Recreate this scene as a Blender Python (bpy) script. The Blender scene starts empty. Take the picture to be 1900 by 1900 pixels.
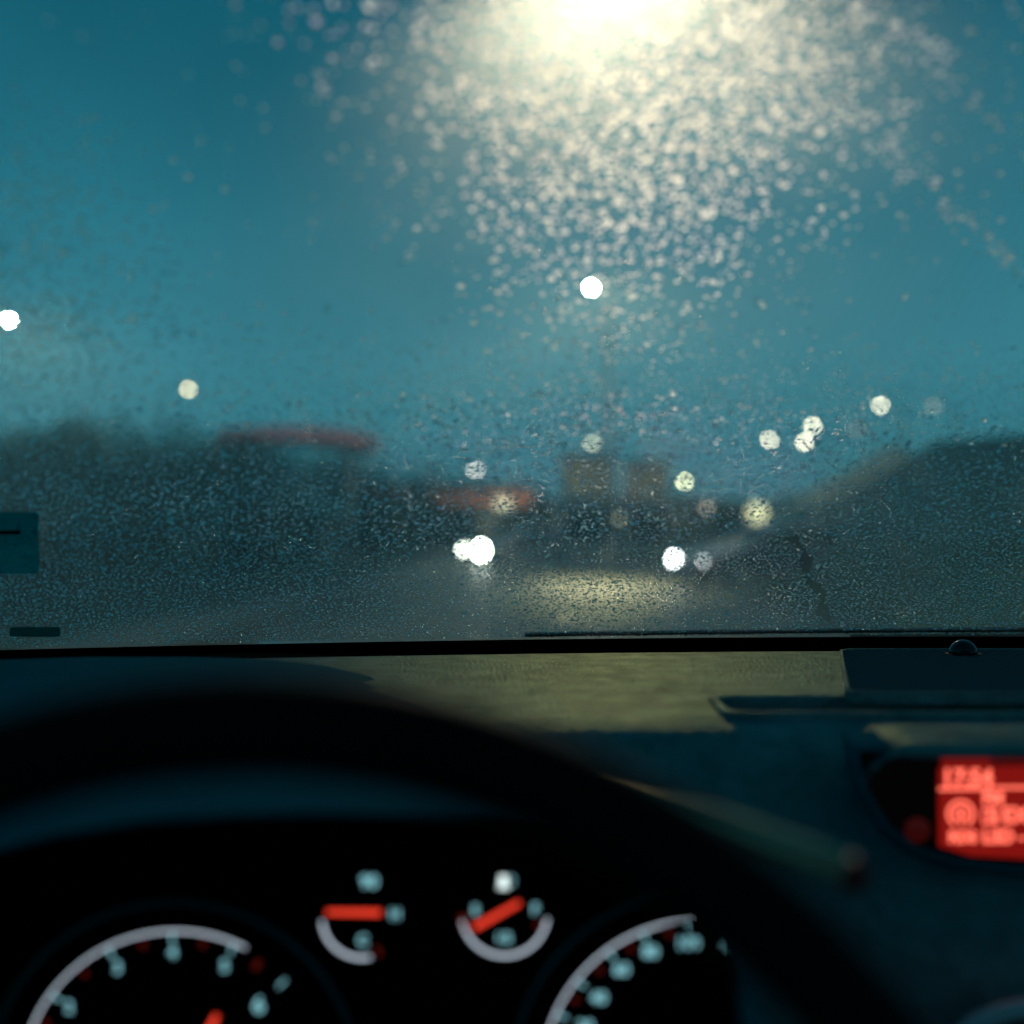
import bpy, bmesh, math, random
import numpy as np
from mathutils import Vector, Matrix

R = math.radians
random.seed(7)
rng = np.random.default_rng(11)
scene = bpy.context.scene
C = scene.collection

# ------------------------------------------------------------------ camera, sky, exposure
EYE = Vector((0.0, 0.0, 1.2))
FPX = 2850.0                       # focal length in pixels of the 1900 px photograph
cam_d = bpy.data.cameras.new('camera')
cam = bpy.data.objects.new('camera', cam_d)
C.objects.link(cam)
cam.location = EYE
cam.rotation_euler = (R(90), 0, 0)
cam_d.sensor_width = 36.0
cam_d.lens = 36.0 * FPX / 1900.0
cam_d.clip_start = 0.05
cam_d.clip_end = 5000
cam_d.dof.use_dof = True
cam_d.dof.focus_distance = 1.27
cam_d.dof.aperture_fstop = 3.35
cam_d.dof.aperture_blades = 0
scene.camera = cam

world = bpy.data.worlds.new('World')
scene.world = world
world.use_nodes = True
nt = world.node_tree
nt.nodes.clear()
wo = nt.nodes.new('ShaderNodeOutputWorld')
bg = nt.nodes.new('ShaderNodeBackground')
sky = nt.nodes.new('ShaderNodeTexSky')          # dusk: the sun is just under the horizon behind the car
sky.sky_type = 'NISHITA'
sky.sun_disc = False
sky.sun_elevation = R(-2.0)
sky.sun_rotation = R(170)
sky.ozone_density = 4.0
tcw = nt.nodes.new('ShaderNodeTexCoord')
sep = nt.nodes.new('ShaderNodeSeparateXYZ')
ramp = nt.nodes.new('ShaderNodeValToRGB')        # overcast dusk cloud: teal, paler towards the horizon
nt.links.new(tcw.outputs['Generated'], sep.inputs[0])
nt.links.new(sep.outputs['Z'], ramp.inputs[0])
els = ramp.color_ramp.elements
els[0].position = 0.0
els[0].color = (0.050, 0.205, 0.265, 1)
els[1].position = 1.0
els[1].color = (0.003, 0.045, 0.08, 1)
for p_, c_ in ((0.10, (0.050, 0.222, 0.298)), (0.20, (0.022, 0.165, 0.235)), (0.32, (0.007, 0.115, 0.178))):
    e_ = els.new(p_)
    e_.color = (*c_, 1)
bg2 = nt.nodes.new('ShaderNodeBackground')
nt.links.new(sky.outputs[0], bg2.inputs[0])
bg2.inputs[1].default_value = 0.05
cl = nt.nodes.new('ShaderNodeTexNoise')
cl.inputs['Scale'].default_value = 3.2
cl.inputs['Detail'].default_value = 5
nt.links.new(tcw.outputs['Generated'], cl.inputs['Vector'])
clr = nt.nodes.new('ShaderNodeMapRange')
clr.inputs['From Min'].default_value = 0.3
clr.inputs['From Max'].default_value = 0.7
clr.inputs['To Min'].default_value = 0.84
clr.inputs['To Max'].default_value = 1.12
nt.links.new(cl.outputs['Fac'], clr.inputs['Value'])
nt.links.new(clr.outputs[0], bg.inputs[1])
nt.links.new(ramp.outputs[0], bg.inputs[0])
addw = nt.nodes.new('ShaderNodeAddShader')
nt.links.new(bg.outputs[0], addw.inputs[0])
nt.links.new(bg2.outputs[0], addw.inputs[1])
nt.links.new(addw.outputs[0], wo.inputs[0])

scene.view_settings.view_transform = 'Standard'
scene.view_settings.look = 'None'
scene.view_settings.exposure = 0
scene.view_settings.gamma = 1
scene.view_settings.use_curve_mapping = False
cy = scene.cycles
cy.use_denoising = True
cy.use_adaptive_sampling = False
cy.max_bounces = 9
cy.diffuse_bounces = 2
cy.glossy_bounces = 3
cy.transmission_bounces = 7
cy.transparent_max_bounces = 24
cy.sample_clamp_indirect = 60
cy.sample_clamp_direct = 0
cy.caustics_refractive = False
cy.caustics_reflective = False
cy.blur_glossy = 0.3
cy.use_light_tree = True

# ------------------------------------------------------------------ helpers
def W(px, py, d):
    """point seen at pixel (px, py) of the photograph, d metres ahead"""
    return Vector((d * (px - 950) / FPX, d, 1.2 - d * (py - 950) / FPX))

def ground_z(y):
    return -0.017 * max(0.0, y - 4.0)

def obj(name, me, m=None, parent=None):
    o = bpy.data.objects.new(name, me)
    C.objects.link(o)
    if m is not None:
        me.materials.clear()
        me.materials.append(m)
    if parent is not None:
        o.parent = parent
    return o

def from_bm(name, bm, m=None, parent=None, smooth=False):
    bmesh.ops.recalc_face_normals(bm, faces=bm.faces)
    me = bpy.data.meshes.new(name)
    bm.to_mesh(me)
    bm.free()
    if smooth:
        for p in me.polygons:
            p.use_smooth = True
    return obj(name, me, m, parent)

def thing(name, label, cat, loc=(0, 0, 0), rz=0, group=None):
    o = bpy.data.objects.new(name, None)
    C.objects.link(o)
    o.empty_display_size = 0.1
    o.location = loc
    o.rotation_euler = (0, 0, rz)
    o['label'] = label
    o['category'] = cat
    if group:
        o['group'] = group
    return o

def tag(o, label=None, cat=None, group=None, kind=None):
    if label: o['label'] = label
    if cat: o['category'] = cat
    if group: o['group'] = group
    if kind: o['kind'] = kind
    return o

def box(bm, c, s, rot=None, bevel=0):
    r = bmesh.ops.create_cube(bm, size=1)
    vs = r['verts']
    for v in vs:
        v.co = Vector((v.co.x * s[0], v.co.y * s[1], v.co.z * s[2]))
    if bevel:
        es = list({e for v in vs for e in v.link_edges})
        g = bmesh.ops.bevel(bm, geom=es, offset=bevel, segments=2, affect='EDGES', profile=0.5)
        vs = list({v for f in g['faces'] for v in f.verts} | {v for v in vs if v.is_valid})
    M = (rot.to_4x4() if rot is not None else Matrix.Identity(4))
    for v in vs:
        v.co = M @ v.co + Vector(c)

def tube(bm, pts, rad, n=12, caps=True):
    pts = [Vector(p) for p in pts]
    if not hasattr(rad, '__len__'):
        rad = [rad] * len(pts)
    rings = []
    up = Vector((0, 0, 1))
    for i, p in enumerate(pts):
        t = (pts[min(i + 1, len(pts) - 1)] - pts[max(i - 1, 0)]).normalized()
        a = t.cross(up)
        if a.length < 1e-3:
            a = t.cross(Vector((1, 0, 0)))
        a.normalize()
        b = a.cross(t)
        rings.append([bm.verts.new(p + rad[i] * (math.cos(k * 2 * math.pi / n) * a + math.sin(k * 2 * math.pi / n) * b)) for k in range(n)])
    for i in range(len(rings) - 1):
        for k in range(n):
            bm.faces.new((rings[i][k], rings[i][(k + 1) % n], rings[i + 1][(k + 1) % n], rings[i + 1][k]))
    if caps:
        bm.faces.new(rings[0])
        bm.faces.new(rings[-1])

def grid(bm, rows):
    vs = [[bm.verts.new(p) for p in r] for r in rows]
    for i in range(len(vs) - 1):
        for j in range(len(vs[0]) - 1):
            bm.faces.new((vs[i][j], vs[i][j + 1], vs[i + 1][j + 1], vs[i + 1][j]))
    return vs

def prism(bm, pts, ext):
    """closed prism from a planar outline pts (3D) extruded by vector ext"""
    a = [bm.verts.new(p) for p in pts]
    b = [bm.verts.new(Vector(p) + ext) for p in pts]
    n = len(pts)
    bm.faces.new(a)
    bm.faces.new(b[::-1])
    for i in range(n):
        bm.faces.new((a[i], a[(i + 1) % n], b[(i + 1) % n], b[i]))

def arc_band(bm, c, r0, r1, a0, a1, n=48, th=0.0006):
    """flat ring sector in the xz plane facing the driver; angles clockwise from up, degrees"""
    for i in range(n):
        q = []
        for (r, a) in ((r0, i), (r1, i), (r1, i + 1), (r0, i + 1)):
            t = R(a0 + (a1 - a0) * a / n)
            q.append(Vector((c[0] + r * math.sin(t), c[1], c[2] + r * math.cos(t))))
        bm.faces.new([bm.verts.new(p) for p in q])
    bmesh.ops.remove_doubles(bm, verts=bm.verts, dist=1e-6)
    r = bmesh.ops.extrude_face_region(bm, geom=list(bm.faces))
    for v in [g for g in r['geom'] if isinstance(g, bmesh.types.BMVert)]:
        v.co.y += th

def text_mesh(s, size, align='CENTER', extrude=0.0002, offset=0.0):
    cu = bpy.data.curves.new('t', 'FONT')
    cu.body = s
    cu.size = size
    cu.align_x = align
    cu.align_y = 'CENTER'
    cu.extrude = extrude
    cu.offset = offset
    o = bpy.data.objects.new('t', cu)
    C.objects.link(o)
    dg = bpy.context.evaluated_depsgraph_get()
    me = bpy.data.meshes.new_from_object(o.evaluated_get(dg))
    bpy.data.objects.remove(o)
    bpy.data.curves.remove(cu)
    me.transform(Matrix.Rotation(R(90), 4, 'X'))
    return me

# ------------------------------------------------------------------ materials
def tintspec(m, c):
    m.node_tree.nodes['Principled BSDF'].inputs['Specular Tint'].default_value = (*c, 1)
    return m

def mat(name, col, rough=0.5, metal=0.0, spec=0.5, emit=None, es=0.0, bump=None, vary=0.0, vscale=8.0, coat=0.0):
    m = bpy.data.materials.new(name)
    m.use_nodes = True
    t = m.node_tree
    b = t.nodes['Principled BSDF']
    b.inputs['Base Color'].default_value = (*col, 1)
    b.inputs['Roughness'].default_value = rough
    b.inputs['Metallic'].default_value = metal
    b.inputs['Specular IOR Level'].default_value = spec
    b.inputs['Coat Weight'].default_value = coat
    if emit:
        b.inputs['Emission Color'].default_value = (*emit, 1)
        b.inputs['Emission Strength'].default_value = es
    tc = t.nodes.new('ShaderNodeTexCoord')
    if vary:
        nz = t.nodes.new('ShaderNodeTexNoise')
        nz.inputs['Scale'].default_value = vscale
        nz.inputs['Detail'].default_value = 6
        t.links.new(tc.outputs['Object'], nz.inputs['Vector'])
        mx = t.nodes.new('ShaderNodeMix')
        mx.data_type = 'RGBA'
        mx.inputs[6].default_value = (*[c * (1 - vary) for c in col], 1)
        mx.inputs[7].default_value = (*[min(1, c * (1 + vary)) for c in col], 1)
        t.links.new(nz.outputs['Fac'], mx.inputs[0])
        t.links.new(mx.outputs[2], b.inputs['Base Color'])
    if bump:
        sc, st, dist = bump
        nb = t.nodes.new('ShaderNodeTexNoise')
        nb.inputs['Scale'].default_value = sc
        nb.inputs['Detail'].default_value = 3
        t.links.new(tc.outputs['Object'], nb.inputs['Vector'])
        bp = t.nodes.new('ShaderNodeBump')
        bp.inputs['Strength'].default_value = st
        bp.inputs['Distance'].default_value = dist
        t.links.new(nb.outputs['Fac'], bp.inputs['Height'])
        t.links.new(bp.outputs['Normal'], b.inputs['Normal'])
    return m

def emis(name, col, s):
    return mat(name, (0.02, 0.02, 0.02), 0.4, emit=col, es=s)

def grained(name, dif, glo, rough, bump, vary=0.3, vscale=60):
    """moulded plastic: dim diffuse body with a coloured sheen"""
    m = bpy.data.materials.new(name)
    m.use_nodes = True
    t = m.node_tree
    t.nodes.clear()
    out = t.nodes.new('ShaderNodeOutputMaterial')
    d = t.nodes.new('ShaderNodeBsdfDiffuse')
    g = t.nodes.new('ShaderNodeBsdfGlossy')
    g.inputs['Roughness'].default_value = rough
    g.inputs['Color'].default_value = (*glo, 1)
    a_ = t.nodes.new('ShaderNodeAddShader')
    tc = t.nodes.new('ShaderNodeTexCoord')
    nz = t.nodes.new('ShaderNodeTexNoise')
    nz.inputs['Scale'].default_value = vscale
    nz.inputs['Detail'].default_value = 8
    nz.inputs['Roughness'].default_value = 0.75
    t.links.new(tc.outputs['Object'], nz.inputs['Vector'])
    for node, c in ((d, dif), (g, glo)):
        mx = t.nodes.new('ShaderNodeMix')
        mx.data_type = 'RGBA'
        mx.inputs[6].default_value = (*[q * (1 - vary * 1.6) for q in c], 1)
        mx.inputs[7].default_value = (*[q * (1 + vary * 1.6) for q in c], 1)
        t.links.new(nz.outputs['Fac'], mx.inputs[0])
        t.links.new(mx.outputs[2], node.inputs['Color'])
    nb = t.nodes.new('ShaderNodeTexNoise')
    nb.inputs['Scale'].default_value = bump[0]
    nb.inputs['Detail'].default_value = 3
    t.links.new(tc.outputs['Object'], nb.inputs['Vector'])
    bp = t.nodes.new('ShaderNodeBump')
    bp.inputs['Strength'].default_value = bump[1]
    bp.inputs['Distance'].default_value = bump[2]
    t.links.new(nb.outputs['Fac'], bp.inputs['Height'])
    t.links.new(bp.outputs[0], d.inputs['Normal'])
    t.links.new(bp.outputs[0], g.inputs['Normal'])
    t.links.new(d.outputs[0], a_.inputs[0])
    t.links.new(g.outputs[0], a_.inputs[1])
    t.links.new(a_.outputs[0], out.inputs[0])
    return m

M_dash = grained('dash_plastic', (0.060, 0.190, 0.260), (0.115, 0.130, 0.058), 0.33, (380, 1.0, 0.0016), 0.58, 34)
M_dashlow = M_dash
M_black = mat('black_plastic', (0.004, 0.004, 0.0045), 0.55, spec=0.25)
M_leather = mat('black_leather', (0.006, 0.006, 0.007), 0.6, spec=0.15, bump=(900, 0.3, 0.0005))
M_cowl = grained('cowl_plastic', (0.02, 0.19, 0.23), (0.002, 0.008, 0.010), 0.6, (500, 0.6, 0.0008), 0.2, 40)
M_gloss = mat('gloss_black', (0.003, 0.003, 0.003), 0.12)
M_chrome = mat('chrome', (0.85, 0.87, 0.88), 0.4, metal=0.0)
M_frit = mat('black_frit', (0.001, 0.001, 0.001), 0.8, spec=0.0)
M_liner = mat('grey_lining', (0.32, 0.32, 0.31), 0.9)
M_scale = emis('scale_print', (0.62, 0.72, 0.84), 1.1)
M_digit = emis('digit_print', (0.26, 0.62, 0.70), 1.0)
M_bright = emis('bright_print', (0.75, 0.9, 0.88), 1.6)
M_red = emis('needle_red', (1.0, 0.055, 0.025), 1.1)
M_redtick = emis('red_mark', (0.9, 0.06, 0.03), 0.08)
M_lcdbg = emis('screen_backlight', (0.85, 0.018, 0.010), 0.25)
M_lcdtx = emis('screen_text', (1.0, 0.15, 0.095), 1.7)

# ------------------------------------------------------------------ ground, roads
def mat_ground():
    return mat('dark_grass', (0.012, 0.055, 0.042), 0.9, vary=0.5, vscale=0.4)

M_asphalt = mat('wet_asphalt', (0.040, 0.043, 0.032), 0.5, spec=0.14, bump=(6, 0.25, 0.02), vary=0.35, vscale=0.7)
M_paint = mat('worn_road_paint', (0.17, 0.16, 0.13), 0.5, vary=0.1)
M_concrete = mat('concrete', (0.58, 0.54, 0.42), 0.8, vary=0.2, vscale=1.5)
M_grass = mat_ground()

def road_x(y):
    # the road bends a little to the right ahead
    return 1.2 + 0.00012 * y * y

bm = bmesh.new()
ys = [-30, -10, 0, 4, 20, 50, 100, 200, 400, 800, 1600]
grid(bm, [[Vector((x, y, ground_z(y) if y > 4 else 0)) for x in (-900, -200, -60, -20, 0, 20, 60, 200, 900)] for y in ys])
g = from_bm('ground', bm, M_grass)
tag(g, kind='structure')

def ribbon(name, x0, x1, lift, m, y0=-12, y1=420, step=6, fn=road_x):
    bm = bmesh.new()
    rows = []
    y = y0
    while y <= y1:
        rows.append([Vector((fn(y) + x0, y, ground_z(y) + lift)), Vector((fn(y) + x1, y, ground_z(y) + lift))])
        y += step
    grid(bm, rows)
    return tag(from_bm(name, bm, m), kind='structure')

ribbon('road', -4.4, 4.8, 0.02, M_asphalt)
bm = bmesh.new()
for (a, b, top) in ((-5.6, -4.4, 0.13), (4.8, 6.0, 0.13)):
    rows = []
    for y in range(-12, 330, 6):
        z = ground_z(y)
        xx = road_x(y)
        rows.append([Vector((xx + a, y, z)), Vector((xx + a, y, z + top)), Vector((xx + b, y, z + top)), Vector((xx + b, y, z))])
    grid(bm, rows)
tag(from_bm('pavement', bm, mat('wet_paving', (0.045, 0.06, 0.05), 0.6, vary=0.3, vscale=1.5)), kind='structure')
bm = bmesh.new()
y = 2.0
while y < 200:
    z0, z1 = ground_z(y) + 0.026, ground_z(y + 2.5) + 0.026
    vs = [bm.verts.new(p) for p in ((road_x(y) - 0.57, y, z0), (road_x(y) - 0.43, y, z0), (road_x(y + 2.5) - 0.43, y + 2.5, z1), (road_x(y + 2.5) - 0.57, y + 2.5, z1))]
    bm.faces.new(vs)
    y += 6
tag(from_bm('lane_marking', bm, M_paint), kind='structure')

# embankment rising on the right, with a parapet along its crest
crest = [W(1330, 985, 76), W(1385, 972, 68), W(1450, 948, 60), W(1520, 908, 54), W(1590, 868, 49), W(1660, 830, 44), W(1740, 815, 39),
         W(1840, 806, 34), W(1960, 800, 29), W(2150, 800, 24), W(2450, 800, 19), W(2900, 820, 15)]
def lerp_path(P, n):
    out = []
    for i in range(len(P) - 1):
        for k in range(n):
            out.append(P[i].lerp(P[i + 1], k / n))
    return out + [P[-1]]
fine = lerp_path(crest, 5)
bm = bmesh.new()
rows = []
rs = random.Random(3)
for i, p in enumerate(fine):
    gz = ground_z(p.y) - 0.1
    top = p.z - 0.75 if i <= 26 else p.z - 0.75 + min(0.75, (i - 26) * 0.15)
    top = max(top, gz + 0.05)
    row = []
    for (dx, f) in ((-6.5, 0), (-4.6, 0.08), (-3.4, 0.3), (-2.2, 0.6), (-1.1, 0.86), (-0.3, 0.98), (0.6, 1.0), (2, 1.02), (5, 1.05), (10, 1.1), (20, 1.12), (60, 1.1)):
        hgt = gz + (top - gz) * f + (rs.uniform(-0.06, 0.06) if 0.05 < f < 0.95 or f > 1 else 0)
        row.append(Vector((p.x + dx, p.y + dx * 0.15, hgt)))
    rows.append(row)
grid(bm, rows)
tag(from_bm('embankment', bm, M_grass, smooth=True), kind='structure')

bm = bmesh.new()
rows = []
for p in fine[3:27]:
    rows.append([p + Vector((-0.22, 0, -0.9)), p + Vector((-0.14, 0, -0.03)), p + Vector((-0.11, 0, 0)), p + Vector((0.11, 0, 0)), p + Vector((0.14, 0, -0.03)), p + Vector((0.22, 0, -0.9))])
vs = grid(bm, rows)
bm.faces.new(vs[0])
bm.faces.new(vs[-1][::-1])
tag(from_bm('parapet', bm, M_concrete), 'pale concrete parapet climbing to the right along the dark embankment', 'parapet')

# far hills
bm = bmesh.new()
rows = []
for j, (dy, hf) in enumerate(((0, 0), (40, 0.6), (110, 1.0), (260, 1.0))):
    rows.append([Vector((x, 520 + dy, -9 + hf * (10 + 4 * math.sin(x * 0.011 + 1) + 4 * math.sin(x * 0.031)))) for x in range(-700, 701, 25)])
grid(bm, rows)
tag(from_bm('hills', bm, mat('far_wood', (0.03, 0.05, 0.03), 0.95, vary=0.5, vscale=0.05), smooth=True), kind='structure')

# ------------------------------------------------------------------ trees
M_bark = mat('bark', (0.09, 0.07, 0.05), 0.9, vary=0.3)
def leaf_mat(name, c):
    m = mat(name, c, 0.6, vary=0.55, vscale=0.9)
    return m
M_leaf = [leaf_mat('leaves_deep_green', (0.015, 0.055, 0.035)), leaf_mat('leaves_mid_green', (0.03, 0.07, 0.035)), leaf_mat('leaves_blue_green', (0.015, 0.06, 0.05))]

def tree(base, h, w, kind, label, group, seed):
    rs = random.Random(seed)
    t = thing('broadleaf_tree', label, 'tree', base, rs.uniform(0, 6), group)
    bm = bmesh.new()
    top = Vector((rs.uniform(-0.3, 0.3), rs.uniform(-0.3, 0.3), h * 0.75))
    tube(bm, [(0, 0, -0.3), top * 0.3, top * 0.65, top], [h * 0.028, h * 0.02, h * 0.014, h * 0.006], 8)
    tips = [top]
    for k in range(7):
        a = rs.uniform(0, 6.28)
        s = top * rs.uniform(0.3, 0.7)
        e = s + Vector((math.cos(a) * w * 0.34, math.sin(a) * w * 0.34, h * rs.uniform(0.12, 0.28)))
        tube(bm, [s, (s + e) / 2 + Vector((0, 0, 0.1)), e], [h * 0.011, h * 0.008, h * 0.004], 6)
        tips.append(e)
    from_bm('trunk', bm, M_bark, t)
    V, F = [], []
    for k in range(44):
        if k < len(tips):
            c = tips[k]
        else:
            a = rs.uniform(0, 6.28)
            zz = rs.uniform(0.06, 0.95)
            rr = w * 0.5 * math.sqrt(max(0.05, 1 - ((zz - 0.55) / 0.5) ** 2)) * rs.uniform(0.5, 0.95)
            c = Vector((math.cos(a) * rr, math.sin(a) * rr, h * zz))
        cr = w * rs.uniform(0.12, 0.2)
        for q in range(95):
            d = Vector((rs.gauss(0, 1), rs.gauss(0, 1), rs.gauss(0, 0.8)))
            d = d.normalized() * cr * rs.uniform(0.5, 1.05)
            p = c + d
            s = rs.uniform(0.11, 0.22) * (h / 9) ** 0.5
            u = Vector((rs.gauss(0, 1), rs.gauss(0, 1), rs.gauss(0, 1))).normalized()
            v = u.cross(Vector((rs.gauss(0, 1), rs.gauss(0, 1), rs.gauss(0, 1)))).normalized()
            i = len(V)
            V += [p - u * s, p - v * s * 0.5, p + u * s, p + v * s * 0.5]
            F.append((i, i + 1, i + 2, i + 3))
    me = bpy.data.meshes.new('crown')
    me.from_pydata([tuple(v) for v in V], [], F)
    obj('crown', me, M_leaf[kind], t)
    return t

left_trees = [(-60, 46, 815, 0, 'dark tree at the left edge of the view, behind the raindrops on the glass'),
              (60, 52, 795, 2, 'tall dark tree below the bright lamp at the left edge'),
              (170, 58, 785, 0, 'dark tree second from the left edge of the tree line'),
              (275, 62, 790, 1, 'dark tree just left of the small lamp on the left'),
              (375, 66, 812, 2, 'dark tree under the small lamp on the left'),
              (470, 72, 826, 0, 'dark tree behind the left end of the red filling station roof'),
              (575, 86, 836, 1, 'dark tree behind the middle of the red filling station roof'),
              (680, 96, 846, 2, 'dark tree behind the right end of the red filling station roof'),
              (770, 120, 880, 0, 'small dark tree right of the red filling station roof')]
for i, (px, d, py, kd, lab) in enumerate(left_trees):
    p = W(px, py, d)
    gz = ground_z(d)
    tree((p.x, d, gz), p.z - gz, d * 0.06 + 3.4, kd, lab, 'dark trees along the left side', 20 + i)
for i, (px, d, py, kd, lab) in enumerate([(1560, 130, 905, 1, 'small dark tree behind the pale parapet, right of the road'),
                                          (1470, 160, 918, 0, 'distant dark tree under the pair of close lamps on the right'),
                                          (1360, 190, 925, 2, 'distant dark tree right of the road below the lamps'),
                                          (985, 210, 905, 0, 'distant dark tree between the red shop sign and the lit buildings')]):
    p = W(px, py, d)
    gz = ground_z(d)
    tree((p.x, d, gz), p.z - gz, 7.5, kd, lab, 'distant trees ahead', 60 + i)

# ------------------------------------------------------------------ street lamps
M_pole = mat('galvanised_pole', (0.25, 0.26, 0.27), 0.45, metal=0.6)
M_house = mat('lamp_housing', (0.12, 0.12, 0.12), 0.5)
_em = {}
def lamp_emit(col, s):
    k = (col, round(s, 2))
    if k not in _em:
        _em[k] = emis('lamp_glow', col, s)
    return _em[k]

def street_lamp(px, py, d, side, s, label, col=(1.0, 0.83, 0.55), size=0.3, kind='arm', reach=1.5, added_spot=None, group='street lamps along the road'):
    s *= 1.0 if size else 1.0
    size = size or 0.0013 * d
    h = W(px, py, d)
    gz = ground_z(d)
    bx = h.x + side * (reach if kind == 'arm' else 0)
    t = thing('street_lamp', label, 'street lamp', (bx, d, gz), 0, group)
    H = h.z - gz
    hx = h.x - bx
    bm = bmesh.new()
    if kind == 'arm':
        tube(bm, [(0, 0, 0), (0, 0, 0.7), (0, 0, 0.75), (0, 0, H - 0.5)], [0.11, 0.11, 0.07, 0.05], 12)
        from_bm('pole', bm, M_pole, t)
        bm = bmesh.new()
        tube(bm, [(0, 0, H - 0.5), (hx * 0.12, 0, H - 0.05), (hx * 0.5, 0, H + 0.14), (hx, 0, H + 0.16)], 0.035, 10)
        from_bm('arm', bm, M_pole, t)
        bm = bmesh.new()
        box(bm, (hx, 0, H + size * 0.62 + 0.03), (size * 2.4, size * 1.4, 0.1), bevel=0.03)
        from_bm('housing', bm, M_house, t)
    else:
        tube(bm, [(0, 0, 0), (0, 0, 0.4), (0, 0, 0.45), (0, 0, H - size)], [0.09, 0.09, 0.05, 0.04], 12)
        from_bm('pole', bm, M_pole, t)
    bm = bmesh.new()
    bmesh.ops.create_uvsphere(bm, u_segments=12, v_segments=8, radius=size, matrix=Matrix.Translation((hx, 0, H)))
    if kind == 'arm':
        for v in bm.verts:
            v.co.x = hx + (v.co.x - hx) * 1.15
            v.co.z = H + (v.co.z - H) * (0.75 if v.co.z > H else 1.0)
    from_bm('bulb_glass', bm, lamp_emit(col, s), t)
    if added_spot:                                     # extra spot, added and tilted to lay a warm pool on the road
        ld = bpy.data.lights.new('added_pool_spot', 'SPOT')
        ld.energy, ld.spot_size, ld.spot_blend, ld.color, ld.shadow_soft_size = added_spot[0], R(added_spot[1]), 1.0, (1.0, 0.76, 0.42), 0.1
        lo = bpy.data.objects.new('added_pool_spot', ld)
        C.objects.link(lo)
        lo.location = (hx, 0, H - size * 1.1)
        lo.rotation_euler = (R(added_spot[2]), 0, 0)
        lo.scale = (0.28, 1, 1)          # a long, narrow pool along the lane
        lo.parent = t
    return t

warm = (1.0, 0.70, 0.42)
pale = (1.0, 0.75, 0.54)
# the lamp just above the frame whose light floods the wet glass
street_lamp(1150, -95, 17, 1, 620, 'tall street lamp just above the view, flooding the wet glass with pale light', (1.0, 0.66, 0.47), 0.24, reach=4.9, added_spot=(26000, 60, 50))
street_lamp(1097, 533, 46, 1, 1800, 'brightest street lamp in the middle of the sky, over the road', (1.0, 0.82, 0.62), None, reach=0.5, added_spot=(22000, 90, -28))
street_lamp(15, 593, 54, -1, 1500, 'bright street lamp at the left edge above the trees', (1.0, 0.86, 0.6), None)
street_lamp(350, 722, 85, -1, 25, 'small lone street lamp above the left trees', warm, None)
street_lamp(1428, 816, 145, 1, 30, 'street lamp left of the close pair on the right', pale, None)
street_lamp(1508, 790, 121, 1, 32.5, 'upper lamp of the close pair on the right', pale, None)
street_lamp(1493, 820, 149, 1, 40, 'lower lamp of the close pair on the right', pale, None)
street_lamp(1634, 752, 98, 1, 27.5, 'highest bright street lamp on the right, above the embankment', pale, None)
street_lamp(1732, 753, 98, 1, 3, 'dim street lamp farthest to the right', pale, None)
street_lamp(1590, 795, 125, 1, 2, 'very dim lamp between the close pair and the highest right lamp', (1, .6, .5), None)
street_lamp(1270, 893, 200, 1, 32.5, 'yellow street lamp low over the right side of the road', (1.0, 0.85, 0.45), None)
street_lamp(1312, 942, 220, 1, 7, 'faint pinkish lamp just below the yellow one', (1.0, 0.65, 0.5), None)
street_lamp(883, 872, 180, -1, 19, 'small pink-white street lamp above the red shop sign', (1.0, 0.75, 0.68), None)
street_lamp(1100, 822, 151, 1, 12, 'faint yellowish lamp above the lit buildings ahead', (1.0, 0.8, 0.5), None)
street_lamp(975, 962, 170, 1, 8, 'faint yellowish lamp right of the red shop sign', (1.0, 0.8, 0.5), None, 'post')
street_lamp(1016, 985, 150, 1, 9, 'faint pinkish lamp low beside the far road edge', (1.0, 0.72, 0.55), None, 'post')
street_lamp(1355, 1005, 120, 1, 17, 'low pinkish-white lamp right of the dark blue car', (1.0, 0.75, 0.6), None, 'post')
street_lamp(1150, 962, 200, 1, 3, 'barely visible lamp at the end of the road', (1.0, 0.8, 0.5), None, 'post')
street_lamp(1405, 952, 52, 0, 1.7, 'low globe lamp at the foot of the pale parapet', (1.0, 0.82, 0.48), 0.34, 'globe', None)

# ------------------------------------------------------------------ filling station and buildings on the left / ahead
M_redsign = emis('red_backlit_fascia', (0.80, 0.30, 0.34), 0.15)
M_redsign2 = emis('orange_red_fascia', (1.0, 0.28, 0.13), 0.42)
M_white_lit = emis('lit_white_panel', (1.0, 0.82, 0.55), 1.6)
M_wall = mat('pale_render', (0.35, 0.33, 0.3), 0.8, vary=0.15)
M_dark = mat('dark_metal', (0.05, 0.05, 0.05), 0.5)

t = thing('filling_station', 'filling station canopy with a dull red rounded fascia beyond the left trees', 'filling station', (0, 70, ground_z(70)))
a, b = W(405, 812, 70), W(640, 800, 66)
gz = ground_z(70)
outline = []
for (px, py, d) in ((405, 797, 74), (520, 790, 70), (600, 792, 66), (650, 798, 64.6), (685, 806, 65), (704, 812, 66.5)):
    outline.append(W(px, py, d))
bm = bmesh.new()
back = [p + Vector((-1.5, 9, 0)) for p in outline][::-1]
rows = [[p - Vector((0, 70, gz)) for p in outline], [p - Vector((0, 70, gz - -0.0)) - Vector((0, 0, 0.62)) for p in outline]]
grid(bm, rows)
from_bm('fascia', bm, M_redsign, t)
bm = bmesh.new()
prism(bm, [p - Vector((0, 70, gz)) + Vector((0, 0.06, -0.05)) for p in outline] + [p - Vector((0, 70, gz)) + Vector((0, 0, -0.05)) for p in back], Vector((0, 0, -0.5)))
from_bm('canopy_roof', bm, M_dark, t)
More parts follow.
